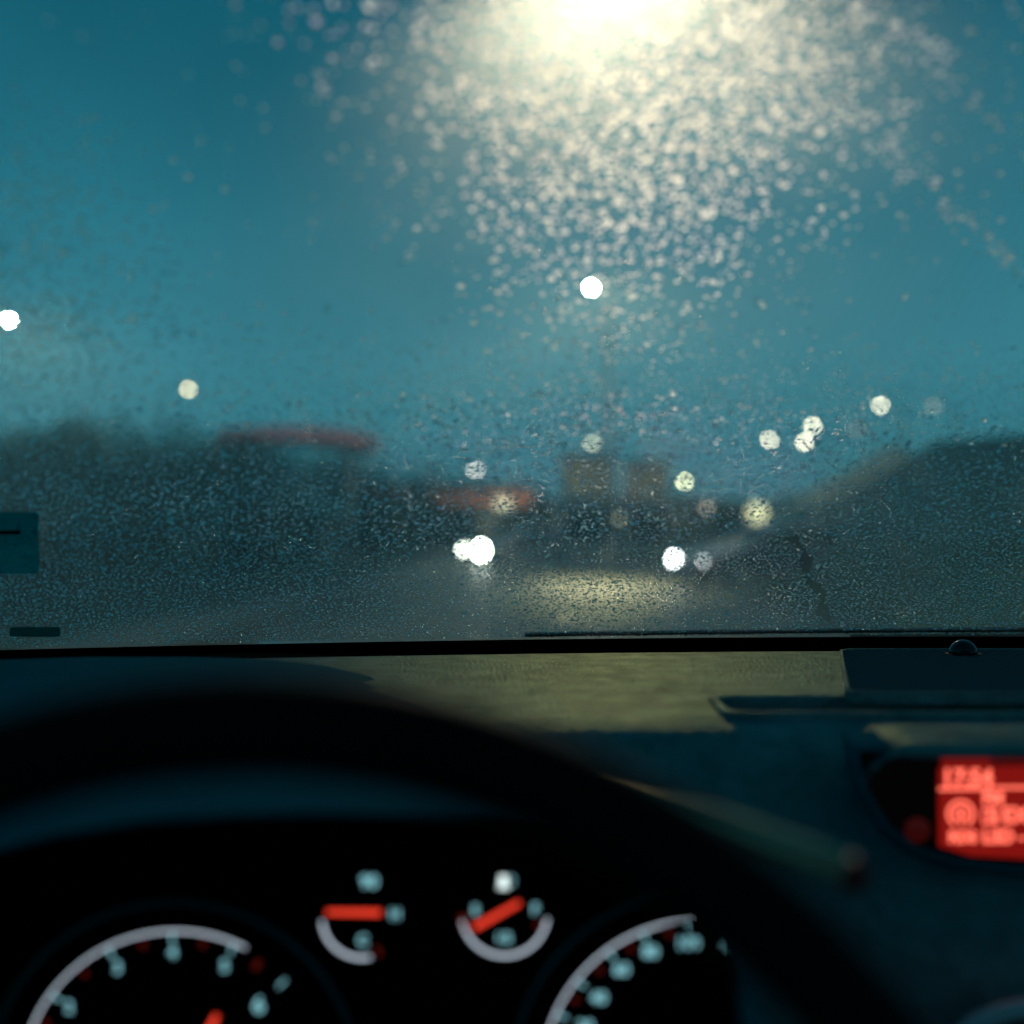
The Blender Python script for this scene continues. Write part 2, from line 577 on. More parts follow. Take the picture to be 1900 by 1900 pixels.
for (px, d) in ((450, 76), (650, 69)):
    p = W(px, 820, d)
    bm = bmesh.new()
    tube(bm, [(p.x, d - 70, 0), (p.x, d - 70, p.z - gz)], 0.2, 12)
    from_bm('column', bm, M_wall, t)
for (px, d) in ((500, 73), (610, 70)):
    p = W(px, 900, d)
    bm = bmesh.new()
    box(bm, (p.x, d - 70, 0.85), (0.9, 0.5, 1.7), bevel=0.05)
    from_bm('fuel_pump', bm, M_wall, t)

def building(name, label, cat, px0, px1, pyt, d, depth, rows_, cols, em, frac=0.6, wall=M_wall, roof=True):
    p0, p1 = W(px0, pyt, d), W(px1, pyt, d)
    gz = ground_z(d)
    w = p1.x - p0.x
    H = p0.z - gz
    t = thing(name, label, cat, (p0.x, d, gz))
    bm = bmesh.new()
    box(bm, (w / 2, depth / 2, H / 2), (w, depth, H))
    from_bm('wall', bm, wall, t)
    bm = bmesh.new()
    box(bm, (w / 2, depth / 2, H + 0.15), (w + 0.5, depth + 0.5, 0.3))
    from_bm('roof', bm, M_dark, t)
    cw = w / cols
    rh = H / rows_
    for i in range(cols):
        for j in range(rows_):
            ww, hh = cw * frac, rh * 0.6
            cx, cz = (i + 0.5) * cw, (j + 0.5) * rh
            bm = bmesh.new()
            for (sx, sz, bw, bh) in ((0, hh / 2 + 0.04, ww + 0.16, 0.08), (0, -hh / 2 - 0.04, ww + 0.16, 0.08), (-ww / 2 - 0.04, 0, 0.08, hh), (ww / 2 + 0.04, 0, 0.08, hh), (0, 0, 0.05, hh)):
                box(bm, (cx + sx, -0.05, cz + sz), (bw, 0.1, bh))
            f = from_bm('window', bm, M_dark, t)
            bm = bmesh.new()
            box(bm, (cx, -0.02, cz), (ww, 0.04, hh))
            from_bm('pane', bm, (em[i % len(em)] if (rows_ == 1 or j > 0) else w3), f)
    return t

w1 = emis('warm_lit_window', (1.0, 0.80, 0.47), 0.14)
w2 = emis('dim_lit_window', (1.0, 0.80, 0.50), 0.10)
w3 = mat('dark_window', (0.02, 0.03, 0.035), 0.1)
building('lit_building', 'building ahead with many warm lit windows under the faint lamp', 'building', 1048, 1140, 848, 190, 14, 2, 2, [w1, w2], 0.92)
building('lit_building', 'duller lit building right of the road gap, farther to the right', 'building', 1172, 1240, 858, 200, 14, 2, 1, [w2], 0.95)
# long low shop with the orange-red sign
t = building('shop_building', 'long low shop with an orange-red lit fascia on the left', 'shop', 665, 985, 902, 160, 12, 1, 6, [w3, w2, w3], 0.6, wall=mat('dark_render', (0.06, 0.07, 0.07), 0.8))
p0, p1 = W(665, 902, 160), W(985, 902, 160)
bm = bmesh.new()
L = p1.x - p0.x
box(bm, (L * 0.72, -0.3, p0.z - ground_z(160) - 1.3), (L * 0.56, 0.3, 1.5), bevel=0.05)
from_bm('fascia', bm, M_redsign2, t)
bm = bmesh.new()
box(bm, (L * 0.2, -0.3, p0.z - ground_z(160) - 0.9), (L * 0.34, 0.3, 1.1), bevel=0.05)
from_bm('fascia', bm, emis('dull_red_fascia', (1.0, 0.30, 0.2), 0.2), t)['label'] = 'duller red left section of the fascia'
bm = bmesh.new()
box(bm, (L * 0.84, -0.52, p0.z - ground_z(160) - 1.8), (L * 0.09, 0.12, 1.0))
from_bm('lit_panel', bm, M_white_lit, t)

# ------------------------------------------------------------------ oncoming cars
M_tyre = mat('tyre_rubber', (0.02, 0.02, 0.02), 0.8)
M_rim = mat('wheel_alloy', (0.4, 0.4, 0.42), 0.35, metal=0.9)
M_glass = mat('car_glass', (0.02, 0.025, 0.03), 0.05)
def car(loc, rz, paint, hl, hs, label, hr=0.1):
    t = thing('oncoming_car', label, 'car', loc, rz)
    # car points to -y (towards the viewer) before rotation
    side = [(-2.15, 0.28), (-2.2, 0.55), (-2.05, 0.78), (-1.1, 0.95), (-0.35, 1.38), (0.2, 1.47), (1.1, 1.42), (1.75, 1.05), (2.1, 0.98), (2.15, 0.5), (2.1, 0.28)]
    bm = bmesh.new()
    rows = []
    for xf, sc, zt in ((-0.88, 0.94, 0.97), (-0.8, 1.0, 1.0), (-0.4, 1.01, 1.015), (0, 1.015, 1.02), (0.4, 1.01, 1.015), (0.8, 1.0, 1.0), (0.88, 0.94, 0.97)):
        row = []
        for (y, z) in side:
            xx = xf * (1 - max(0, z - 0.95) * 0.45)
            row.append(Vector((xx, y * sc, z * (zt if z > 0.5 else 1))))
        rows.append(row)
    vs = grid(bm, rows)
    bm.faces.new(vs[0])
    bm.faces.new(vs[-1][::-1])
    for i in range(len(vs) - 1):
        bm.faces.new((vs[i][0], vs[i + 1][0], vs[i + 1][-1], vs[i][-1]))
    from_bm('body', bm, paint, t, smooth=False)
    bm = bmesh.new()
    grid(bm, [[Vector((x, -1.05, 1.0)) for x in (-0.72, 0.72)], [Vector((x * 0.86, -0.42, 1.39)) for x in (-0.72, 0.72)]])
    from_bm('windscreen', bm, M_glass, t)
    for s in (-1, 1):
        bm = bmesh.new()
        prism(bm, [Vector((s * 0.875, -0.95, 1.0)), Vector((s * 0.80, -0.3, 1.34)), Vector((s * 0.79, 0.9, 1.36)), Vector((s * 0.875, 1.4, 1.02))], Vector((s * 0.012, 0, 0)))
        from_bm('side_window', bm, M_glass, t)
        for y in (-1.35, 1.35):
            bm = bmesh.new()
            tube(bm, [(s * 0.72, y, 0.32), (s * 0.91, y, 0.32)], 0.32, 24)
            wq = from_bm('wheel', bm, M_tyre, t)
            bm = bmesh.new()
            tube(bm, [(s * 0.905, y, 0.32), (s * 0.925, y, 0.32)], 0.2, 16)
            from_bm('rim', bm, M_rim, wq)
        bm = bmesh.new()
        bmesh.ops.create_uvsphere(bm, u_segments=12, v_segments=8, radius=hr * (1.35 if hs[(s + 1) // 2] == max(hs) else 0.8), matrix=Matrix.Translation((s * 0.66, -2.16, 0.66)) @ Matrix.Scale(0.5, 4, (0, 1, 0)))
        from_bm('headlight', bm, lamp_emit(hl, hs[0] if s < 0 else hs[1]), t)
    bm = bmesh.new()
    box(bm, (0, -2.22, 0.5), (0.9, 0.04, 0.16))
    from_bm('grille', bm, M_dark, t)
    return t

def car_loc(px, py, d, rz, sx):
    p = W(px, py, d)
    lx, ly = sx * 0.66, -2.16
    return (p.x - (lx * math.cos(rz) - ly * math.sin(rz)), d - (lx * math.sin(rz) + ly * math.cos(rz)), ground_z(d))
car(car_loc(893, 1027, 58, R(-58), 1), R(-58), mat('silver_paint', (0.3, 0.3, 0.32), 0.3, metal=0.5, coat=1), (1.0, 0.90, 0.78), (30, 110), 'oncoming car with dazzling white headlights in the left lane', 0.19)
car(car_loc(1250, 1045, 34, R(-68), -1), R(-68), mat('dark_blue_paint', (0.01, 0.02, 0.06), 0.3, coat=1), (0.98, 0.86, 0.9), (36, 5), 'dark blue car turning across on the right with bluish headlights', 0.09)

# ------------------------------------------------------------------ the car the viewer sits in
me_car = thing('car_interior', 'dark interior of the car seen from the driver seat behind the wet windscreen', 'car interior', (0, 0, 0))

def y_base(x):
    return 1.345 - 0.2 * (x - 0.4) ** 2
Z_BASE = 1.087
SL = Vector((0, -0.65, 0.365))      # direction up the glass per unit v
def ws(x, v, off=0.0):
    """point on the outer face of the windscreen; v=0 base line, v=1 about 0.66 m up"""
    xx = x * (1 - 0.12 * v) + 0.4 * 0.12 * v
    y = y_base(x) + SL.y * v + 0.02 * v * (1 - v)
    z = Z_BASE + SL.z * v + 0.03 * v * (1 - v)
    return Vector((xx, y, z)) + Vector((0, 0.490, 0.872)) * off

def glass_mat():
    m = bpy.data.materials.new('windscreen_glass')
    m.use_nodes = True
    t = m.node_tree
    t.nodes.clear()
    out = t.nodes.new('ShaderNodeOutputMaterial')
    tr = t.nodes.new('ShaderNodeBsdfTransparent')
    tr.inputs[0].default_value = (0.88, 0.985, 0.965, 1)      # green-tinted car glass
    gl = t.nodes.new('ShaderNodeBsdfGlossy')
    gl.inputs['Roughness'].default_value = 0.02
    gl.inputs['Color'].default_value = (0.5, 0.5, 0.5, 1)
    mx = t.nodes.new('ShaderNodeMixShader')
    mx.inputs[0].default_value = 0.035
    t.links.new(tr.outputs[0], mx.inputs[1])
    t.links.new(gl.outputs[0], mx.inputs[2])
    t.links.new(mx.outputs[0], out.inputs[0])
    return m

def mist_mat():
    """breath and road film on the glass: mostly clear, spreads lamp light a little forward"""
    m = bpy.data.materials.new('wet_film')
    m.use_nodes = True
    t = m.node_tree
    t.nodes.clear()
    out = t.nodes.new('ShaderNodeOutputMaterial')
    tr = t.nodes.new('ShaderNodeBsdfTransparent')
    rf = t.nodes.new('ShaderNodeBsdfRefraction')
    rf.inputs['Color'].default_value = (0.86, 1.0, 0.96, 1)
    rf.inputs['IOR'].default_value = 1.085
    rf.inputs['Roughness'].default_value = 1.0
    tl = t.nodes.new('ShaderNodeBsdfTranslucent')
    tl.inputs[0].default_value = (0.8, 0.8, 0.8, 1)
    m1 = t.nodes.new('ShaderNodeMixShader')
    m1.inputs[0].default_value = 0.05
    t.links.new(rf.outputs[0], m1.inputs[1])
    t.links.new(tl.outputs[0], m1.inputs[2])
    tc = t.nodes.new('ShaderNodeTexCoord')
    nz = t.nodes.new('ShaderNodeTexNoise')
    nz.inputs['Scale'].default_value = 9
    nz.inputs['Detail'].default_value = 5
    t.links.new(tc.outputs['Object'], nz.inputs['Vector'])
    mr = t.nodes.new('ShaderNodeMapRange')
    mr.inputs['From Min'].default_value = 0.3
    mr.inputs['From Max'].default_value = 0.7
    mr.inputs['To Min'].default_value = 0.065
    mr.inputs['To Max'].default_value = 0.15
    t.links.new(nz.outputs['Fac'], mr.inputs['Value'])
    m2 = t.nodes.new('ShaderNodeMixShader')
    t.links.new(mr.outputs[0], m2.inputs[0])
    t.links.new(tr.outputs[0], m2.inputs[1])
    t.links.new(m1.outputs[0], m2.inputs[2])
    t.links.new(m2.outputs[0], out.inputs[0])
    return m

def water_mat(rough):
    m = bpy.data.materials.new('rain_water')
    m.use_nodes = True
    t = m.node_tree
    t.nodes.clear()
    out = t.nodes.new('ShaderNodeOutputMaterial')
    rf = t.nodes.new('ShaderNodeBsdfRefraction')
    rf.inputs['IOR'].default_value = 1.33
    rf.inputs['Roughness'].default_value = rough
    rf.inputs['Color'].default_value = (1, 1, 1, 1)
    t.links.new(rf.outputs[0], out.inputs[0])
    return m

XS = [-0.75 + 0.05 * i for i in range(46)]
VS = [-0.06 + 0.05 * i for i in range(28)]
bm = bmesh.new()
outer = grid(bm, [[ws(x, v, 0) for x in XS] for v in VS])
inner = grid(bm, [[ws(x, v, -0.005) for x in XS] for v in VS])
for i in range(len(VS) - 1):
    for j in (0, len(XS) - 1):
        bm.faces.new((outer[i][j], outer[i + 1][j], inner[i + 1][j], inner[i][j]))
for j in range(len(XS) - 1):
    for i in (0, len(VS) - 1):
        bm.faces.new((outer[i][j], outer[i][j + 1], inner[i][j + 1], inner[i][j]))
glass = from_bm('windscreen', bm, glass_mat(), me_car, smooth=True)
_es = glass.modifiers.new('e', 'EDGE_SPLIT')
_es.split_angle = R(30)
# ceramic border along the foot of the glass (printed on the inside face)
bm = bmesh.new()
grid(bm, [[ws(x, v, -0.0055) for x in XS] for v in (-0.06, 0.0, 0.026)])
grid(bm, [[ws(x, v, -0.0065) for x in XS] for v in (-0.06, 0.0, 0.026)])
from_bm('frit_band', bm, M_frit, glass)
# wet film: thin skin on the outside of the glass
bm = bmesh.new()
grid(bm, [[ws(x, v, 0.0004) for x in XS] for v in VS])
film = from_bm('wet_film', bm, mist_mat(), smooth=True)
film.data.flip_normals()
tag(film, 'thin misty film of water over the whole windscreen', 'water film', kind='stuff')

# --- raindrops: every drop a small closed dome of water lying on the glass
def drops():
    tx = np.array([math.cos(k * math.pi / 5) for k in range(10)])
    ty = np.array([math.sin(k * math.pi / 5) for k in range(10)])
    n = 10
    # template: base ring (dup for sharp edge), dome rings, apex
    rad = [(1.0, 0.0), (0.86, 0.5), (0.52, 0.86)]
    T = []
    for (r, z) in rad:
        for k in range(n):
            T.append((tx[k] * r, ty[k] * r, z))
    T.append((0, 0, 1.0))
    T = np.array(T)
    F = []
    for a in range(2):
        for k in range(n):
            F.append([a * n + k, a * n + (k + 1) % n, (a + 1) * n + (k + 1) % n, (a + 1) * n + k])
    for k in range(n):
        F.append([2 * n + k, 2 * n + (k + 1) % n, 3 * n])
    F.append(list(range(n))[::-1])
    # positions in (x, v) space
    X, Vv, S, Hh = [], [], [], []
    SLEN = 0.745
    def scatter(x0, x1, v0, v1, cell, rmin, rmax, keep, h0, h1):
        xs = np.arange(x0, x1, cell)
        vs = np.arange(v0, v1, cell / SLEN)
        gx, gv = np.meshgrid(xs, vs)
        gx = gx.ravel() + rng.uniform(-0.5, 0.5, gx.size) * cell
        gv = gv.ravel() + rng.uniform(-0.5, 0.5, gv.size) * cell / SLEN
        k = rng.uniform(0, 1, gx.size) < keep(gx, gv)
        gx, gv = gx[k], gv[k]
        r = rmin + (rmax - rmin) * rng.beta(1.4, 3.2, gx.size)
        X.append(gx); Vv.append(gv); S.append(r); Hh.append(rng.uniform(h0, h1, gx.size))
    # run track: a drop ran down here and cleared the glass
    def track(gx, gv):
        c = 0.285 - 0.30 * gv + 0.003 * np.sin(gv * 70)
        return (np.abs(gx - c) < 0.0035 + 0.0022 * np.sin(gv * 110)) & (gv < 0.24)
    low = lambda x, v: np.where(track(x, v), 0.06, 0.93)
    def mid(x, v):
        left = 1 / (1 + np.exp((x + 0.27) / 0.025))
        w = 0.062 + 0.062 * np.clip((v - 0.5) / 0.4, 0, 1)
        ctr = np.exp(-((x - 0.03) / w) ** 2) * (0.22 + 0.78 * np.clip((v - 0.58) / 0.28, 0, 1))
        streak = np.exp(-((x - 0.02 - (1.0 - v) * 0.85) / 0.012) ** 2) * (x > 0.05)
        streak2 = np.exp(-((x - 0.10 - (1.0 - v) * 0.85) / 0.009) ** 2) * (x > 0.12)
        return np.clip(0.012 + 0.7 * left * np.clip((0.86 - v) / 0.15, 0, 1) + 0.9 * ctr + 0.5 * streak + 0.4 * streak2, 0, 0.94)
    def midlow(x, v):
        left = 1 / (1 + np.exp((x + 0.12) / 0.10))
        right = 1 / (1 + np.exp(-(x - 0.25) / 0.05))
        ctr = np.exp(-((x - 0.03) / 0.13) ** 2)
        f = np.clip((0.48 - v) / 0.14, 0, 1)
        return np.where(track(x, v), 0.06, np.clip((0.35 + 0.5 * left + 0.4 * right) * f + 0.30 * ctr, 0.0, 0.92))
    scatter(-0.6, 0.75, 0.016, 0.24, 0.0027, 0.0005, 0.0016, low, 0.35, 0.75)
    scatter(-0.6, 0.75, 0.24, 0.50, 0.0036, 0.0007, 0.0023, midlow, 0.28, 0.6)
    scatter(-0.55, 0.72, 0.24, 0.62, 0.0021, 0.0003, 0.0009, lambda x, v: np.where(track(x, v), 0.1, 0.95 * np.clip((0.60 - v) / 0.22, 0, 1)), 0.35, 0.7)
    scatter(-0.5, 0.65, 0.55, 1.25, 0.0036, 0.0006, 0.0014, lambda x, v: mid(x, v) * 0.6, 0.07, 0.26)
    scatter(-0.5, 0.65, 0.56, 1.25, 0.0047, 0.0010, 0.0023, lambda x, v: mid(x, v) * 0.72, 0.10, 0.26)
    scatter(-0.5, 0.65, 0.46, 0.62, 0.0034, 0.0006, 0.0018, lambda x, v: mid(x, v) * 0.7, 0.10, 0.30)
    X = np.concatenate(X); Vv = np.concatenate(Vv); S = np.concatenate(S); Hh = np.concatenate(Hh)
    N = X.size
    # base frame of every drop
    xx = X * (1 - 0.12 * Vv) + 0.4 * 0.12 * Vv
    yy = 1.345 - 0.2 * (X - 0.4) ** 2 - 0.65 * Vv + 0.02 * Vv * (1 - Vv)
    zz = Z_BASE + 0.365 * Vv + 0.03 * Vv * (1 - Vv)
    nrm = np.stack([0.4 * (X - 0.4) * 0.833 * 0.55, np.full(N, 0.490), np.full(N, 0.872)], 1)
    nrm /= np.linalg.norm(nrm, axis=1)[:, None]
    P = np.stack([xx, yy, zz], 1) + nrm * 0.0009
    ux = np.stack([np.ones(N), np.zeros(N), np.zeros(N)], 1)
    ux -= nrm * (ux * nrm).sum(1)[:, None]
    ux /= np.linalg.norm(ux, axis=1)[:, None]
    uy = np.cross(nrm, ux)                       # up the glass
    ang = rng.uniform(-0.7, 0.7, N)
    ax = S * rng.uniform(0.85, 1.35, N)
    ay = S * rng.uniform(0.8, 1.2, N)
    hh = S * Hh
    tear = rng.uniform(0, 0.35, N)
    Tn = T.shape[0]
    lx = T[None, :, 0] * ax[:, None] * (1 - tear[:, None] * 0.5 * T[None, :, 1])
    ly = T[None, :, 1] * ay[:, None]
    wob = 1 + 0.12 * np.sin(3 * np.arctan2(T[None, :, 1], T[None, :, 0]) + rng.uniform(0, 6, N)[:, None])
    lx *= wob; ly *= wob
    c, s = np.cos(ang)[:, None], np.sin(ang)[:, None]
    rx, ry = lx * c - ly * s, lx * s + ly * c
    lz = T[None, :, 2] * hh[:, None]
    co = P[:, None, :] + rx[..., None] * ux[:, None, :] + ry[..., None] * uy[:, None, :] + lz[..., None] * nrm[:, None, :]
    co = co.reshape(-1, 3).astype(np.float32)
    lens = np.array([len(f) for f in F])
    flat = np.concatenate([np.array(f) for f in F])
    loops = (flat[None, :] + (np.arange(N) * Tn)[:, None]).ravel().astype(np.int32)
    tot = np.tile(lens, N).astype(np.int32)
    start = np.concatenate([[0], np.cumsum(tot)[:-1]]).astype(np.int32)
    me = bpy.data.meshes.new('raindrops')
    me.vertices.add(co.shape[0])
    me.vertices.foreach_set('co', co.ravel())
    me.loops.add(loops.size)
    me.loops.foreach_set('vertex_index', loops)
    me.polygons.add(tot.size)
    me.polygons.foreach_set('loop_start', start)
    me.update(calc_edges=True)
    smooth = np.tile(np.array([len(f) != n for f in F]), N)
    me.polygons.foreach_set('use_smooth', smooth)
    me['upper'] = 0
    drops.mi = np.repeat((Vv + rng.uniform(-0.16, 0.16, N) > 0.56).astype(np.int32), len(F))
    # keep the base ring crisp
    se = me.attributes.new('sharp_face', 'BOOLEAN', 'FACE') if 'sharp_face' not in me.attributes else me.attributes['sharp_face']
    se.data.foreach_set('value', ~smooth)
    me.update()
    print('drops', N)
    return me
o = obj('raindrops', drops(), water_mat(0.10))
o.data.materials.append(water_mat(0.44))        # finer, frosted drizzle higher up the glass
o.data.polygons.foreach_set('material_index', drops.mi)
tag(o, 'countless small raindrops covering the outside of the windscreen', 'raindrops', kind='stuff')

# --- wiper lying at the foot of the glass
bm = bmesh.new()
tube(bm, [ws(x, 0.013 + 0.007 * (x - 0.02) / 0.5, 0.004) for x in np.linspace(0.01, 0.62, 24)], 0.0021, 8)
wp = from_bm('wiper', bm, mat('wet_rubber', (0.02, 0.035, 0.035), 0.35), me_car)
bm = bmesh.new()
tube(bm, [ws(x, -0.022 + 0.02 * (x - 0.2), 0.010) for x in np.linspace(0.3, 0.66, 12)], 0.004, 8)
from_bm('wiper_arm', bm, M_black, wp)

# --- sticker and number slot on the glass at the far left
def on_glass(px, py, off=-0.008):
    d = (W(px, py, 1) - EYE)
    lo, hi = 0.3, 2.0
    for _ in range(60):
        m = (lo + hi) / 2
        p = EYE + d * m
        # find v from z, compare y
        v = (p.z - Z_BASE) / 0.37
        x = (p.x - 0.048 * v) / (1 - 0.12 * v)
        q = ws(x, v, off)
        if p.y < q.y: lo = m
        else: hi = m
    return EYE + d * m
def patch(name, x0, y0, x1, y1, m, parent, off=-0.008, r=8):
    pts = []
    for (cx, cyy, a0) in ((x1 - r, y0 + r, 0), (x1 - r, y1 - r, 90), (x0 + r, y1 - r, 180), (x0 + r, y0 + r, 270)):
        for k in range(5):
            a = R(a0 + k * 22.5)
            pts.append(on_glass(cx + r * math.sin(a), cyy - r * math.cos(a), off))
    bm = bmesh.new()
    prism(bm, pts, Vector((0, -0.0002, -0.0003)))
    return from_bm(name, bm, m, parent)
ms = mat('blue_sticker', (0.02, 0.16, 0.20), 0.7)
_t = ms.node_tree
_tl = _t.nodes.new('ShaderNodeBsdfTranslucent')
_tl.inputs[0].default_value = (0.07, 0.52, 0.56, 1)
_t.links.new(_tl.outputs[0], _t.nodes['Material Output'].inputs[0])
st = patch('windscreen_sticker', -60, 950, 72, 1064, ms, None)
tag(st, 'plain dark blue sticker on the glass at the left edge', 'sticker')
patch('printed_mark', -50, 984, 38, 991, M_frit, st, -0.0095, 2)
ms2 = ms.copy()
ms2.name = 'dark_number_slot'
for _n in ms2.node_tree.nodes:
    if _n.type == 'BSDF_TRANSLUCENT': _n.inputs[0].default_value = (0.05, 0.32, 0.32, 1)
patch('number_slot', 18, 1163, 112, 1181, ms2, glass, -0.008, 4)

# --- dashboard
def dashx(f):
    return [-0.85 + (2.05) * i / f for i in range(f + 1)]
prof = [(1.36, 1.02), (1.325, 1.066), (1.312, 1.078), (1.300, 1.0835), (1.28, 1.0845), (1.2, 1.0845), (1.1, 1.083), (1.04, 1.0815), (0.996, 1.0803), (0.9955, 1.0803), (0.96, 1.0795), (0.9245, 1.0785), (0.924, 1.0785), (0.905, 1.0755), (0.892, 1.070),
        (0.880, 1.060), (0.868, 1.046), (0.85, 1.02), (0.82, 0.975), (0.785, 0.93), (0.755, 0.87), (0.73, 0.80), (0.72, 0.6)]
VX0, VX1 = 0.1315, 0.662
xs = sorted(dashx(60) + [VX0, VX0 + 0.0004, VX1, VX1 - 0.0004])
bm = bmesh.new()
rows = []
for (y, z) in prof:
    k = max(0.0, (y - 0.9) / 0.45)
    row = []
    for x in xs:
        zz_ = z
        if 0.9245 <= y <= 0.9955 and VX0 < x < VX1:
            zz_ -= 0.03                      # the well of the defroster slot
        row.append(Vector((x, y - (1.345 - y_base(x)) * min(1, k) * (0 if y < 1.0 else 1) - 0.012, zz_)))
    rows.append(row)
grid(bm, rows)
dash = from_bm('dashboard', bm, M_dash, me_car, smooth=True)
_ed = dash.modifiers.new('e', 'EDGE_SPLIT'); _ed.split_angle = R(40)

# speaker grille panel, far right of the dash top
def mat_grille():
    m = bpy.data.materials.new('speaker_mesh')
    m.use_nodes = True
    t = m.node_tree
    b = t.nodes['Principled BSDF']
    b.inputs['Roughness'].default_value = 0.55
    tc = t.nodes.new('ShaderNodeTexCoord')
    wv = t.nodes.new('ShaderNodeTexWave')
    wv.wave_type = 'BANDS'
    wv.bands_direction = 'DIAGONAL'
    wv.inputs['Scale'].default_value = 68
    mp = t.nodes.new('ShaderNodeMapping')
    mp.inputs['Scale'].default_value = (1.0, 0.45, 0.0)
    t.links.new(tc.outputs['Object'], mp.inputs[0])
    t.links.new(mp.outputs[0], wv.inputs['Vector'])
    bp = t.nodes.new('ShaderNodeBump')
    bp.inputs['Strength'].default_value = 1.0
    bp.inputs['Distance'].default_value = 0.0012
    t.links.new(wv.outputs['Fac'], bp.inputs['Height'])
    t.links.new(bp.outputs[0], b.inputs['Normal'])
    mx = t.nodes.new('ShaderNodeMix')
    mx.data_type = 'RGBA'
    mx.inputs[6].default_value = (0.002, 0.002, 0.002, 1)
    mx.inputs[7].default_value = (0.10, 0.24, 0.28, 1)
    b.inputs['Specular IOR Level'].default_value = 0.0
    t.links.new(wv.outputs['Fac'], mx.inputs[0])
    t.links.new(mx.outputs[2], b.inputs['Base Color'])
    return m
def rrect(x0, x1, y0, y1, r, z):
    pts = []
    for (cx, cyy, a0) in ((x1 - r, y1 - r, 0), (x0 + r, y1 - r, 90), (x0 + r, y0 + r, 180), (x1 - r, y0 + r, 270)):
        for k in range(9):
            a = R(a0 + k * 11.25)
            pts.append(Vector((cx + r * math.cos(a), cyy + r * math.sin(a), z)))
    return pts
def ring_frame(bm, A, B, z0, z1):
    """frame between outline A (outer) and B (inner), top z1 and bottom z0"""
    n = len(A)
    At = [bm.verts.new((p.x, p.y, z1)) for p in A]; Bt = [bm.verts.new((p.x, p.y, z1)) for p in B]
    Ab = [bm.verts.new((p.x, p.y, z0)) for p in A]; Bb = [bm.verts.new((p.x, p.y, z0)) for p in B]
    for i in range(n):
        j = (i + 1) % n
        bm.faces.new((At[i], At[j], Bt[j], Bt[i]))
        bm.faces.new((Ab[i], Ab[j], At[j], At[i]))
        bm.faces.new((Bt[i], Bt[j], Bb[j], Bb[i]))
def DT(px, py, z=1.0835):
    d = (1.2 - z) * FPX / (py - 950.0)
    return W(px, py, d)
def rounded(pts, r, n=6):
    out = []
    for i, p in enumerate(pts):
        a, b = pts[i - 1], pts[(i + 1) % len(pts)]
        u, v = (a - p).normalized(), (b - p).normalized()
        for k in range(n + 1):
            t = k / n
            out.append(p + u * r * (1 - t) ** 2 + v * r * t ** 2)
    return out
def inset(pts, d):
    c = sum(pts, Vector()) / len(pts)
    out = []
    for i, p in enumerate(pts):
        t = (pts[(i + 1) % len(pts)] - pts[i - 1]).normalized()
        nrm_ = Vector((-t.y, t.x, 0))
        if nrm_.dot(c - p) < 0: nrm_ = -nrm_
        out.append(p + nrm_ * d)
    return out
gout = rounded([DT(1557, 1212), DT(2180, 1212), DT(2330, 1296), DT(1570, 1296)], 0.022)
gin = inset(gout, 0.0022)
bm = bmesh.new()
prism(bm, [Vector((p.x, p.y, 1.0845)) for p in gin], Vector((0, 0, 0.0022)))
spk = from_bm('speaker_grille', bm, mat_grille(), me_car)
bm = bmesh.new()
ring_frame(bm, gout, gin, 1.080, 1.0876)
from_bm('rim_trim', bm, M_dash, spk)
# light sensor dome
bm = bmesh.new()
bmesh.ops.create_uvsphere(bm, u_segments=32, v_segments=16, radius=0.0115)
for v in bm.verts:
    v.co.z = max(v.co.z, 0) * 1.0
dc = W(1787, 1220, 1.225)
for v in bm.verts:
    v.co += Vector((dc.x, 1.225, 1.0867))
dome = from_bm('light_sensor', bm, M_gloss, me_car, smooth=True)
bm = bmesh.new()
tube(bm, [(dc.x, 1.225, 1.0855), (dc.x, 1.225, 1.0872)], 0.0145, 32)
from_bm('base_ring', bm, M_black, dome)

# defroster slot: raised bezel, dark well, slats
zz = 1.0805
vo = rrect(0.1245, 0.668, 0.905, 0.991, 0.014, 1)
vi = rrect(0.1305, 0.662, 0.911, 0.985, 0.010, 1)
bm = bmesh.new()
ring_frame(bm, vo, vi, 1.062, 1.0822)
vent = from_bm('air_vent', bm, M_dash, me_car)
bev = vent.modifiers.new('b', 'BEVEL'); bev.width = 0.0016; bev.segments = 2
bm = bmesh.new()
prism(bm, [Vector((p.x, p.y, 1.0535)) for p in vi], Vector((0, 0, -0.002)))
from_bm('vent_well', bm, M_frit, vent)
for k in range(9):
    px = 1440 + 66 * k
    p = W(px, 1318, 0.94)
    bm = bmesh.new()
    box(bm, (p.x, 0.940, 1.0665), (0.0016, 0.05, 0.016), rot=Matrix.Rotation(R(22), 3, 'Z'))
    from_bm('slat', bm, M_dash, vent)

# --- display unit: hood, black well and red-lit screen
hood_rows = []
hood_prof = [(0.905, 1.0725), (0.88, 1.0785), (0.85, 1.081), (0.825, 1.0805), (0.808, 1.078), (0.800, 1.0745), (0.801, 1.0715), (0.81, 1.0705), (0.84, 1.070)]
hx = [0.1885, 0.1895, 0.192, 0.197, 0.205, 0.215, 0.23, 0.26, 0.32, 0.40, 0.46]
for (y, z) in hood_prof:
    row = []
    for x in hx:
        e = max(0.0, 1 - (x - 0.1885) / 0.026)
        row.append(Vector((x, y + (0.905 - y) * 0.22 * e * e, z - 0.022 * e ** 3 * (1 if z > 1.0718 else 0.3))))
    hood_rows.append(row)
bm = bmesh.new()
vs = grid(bm, hood_rows)
bm.faces.new([r[0] for r in vs])
disp = from_bm('display_unit', bm, M_dash, me_car, smooth=True)
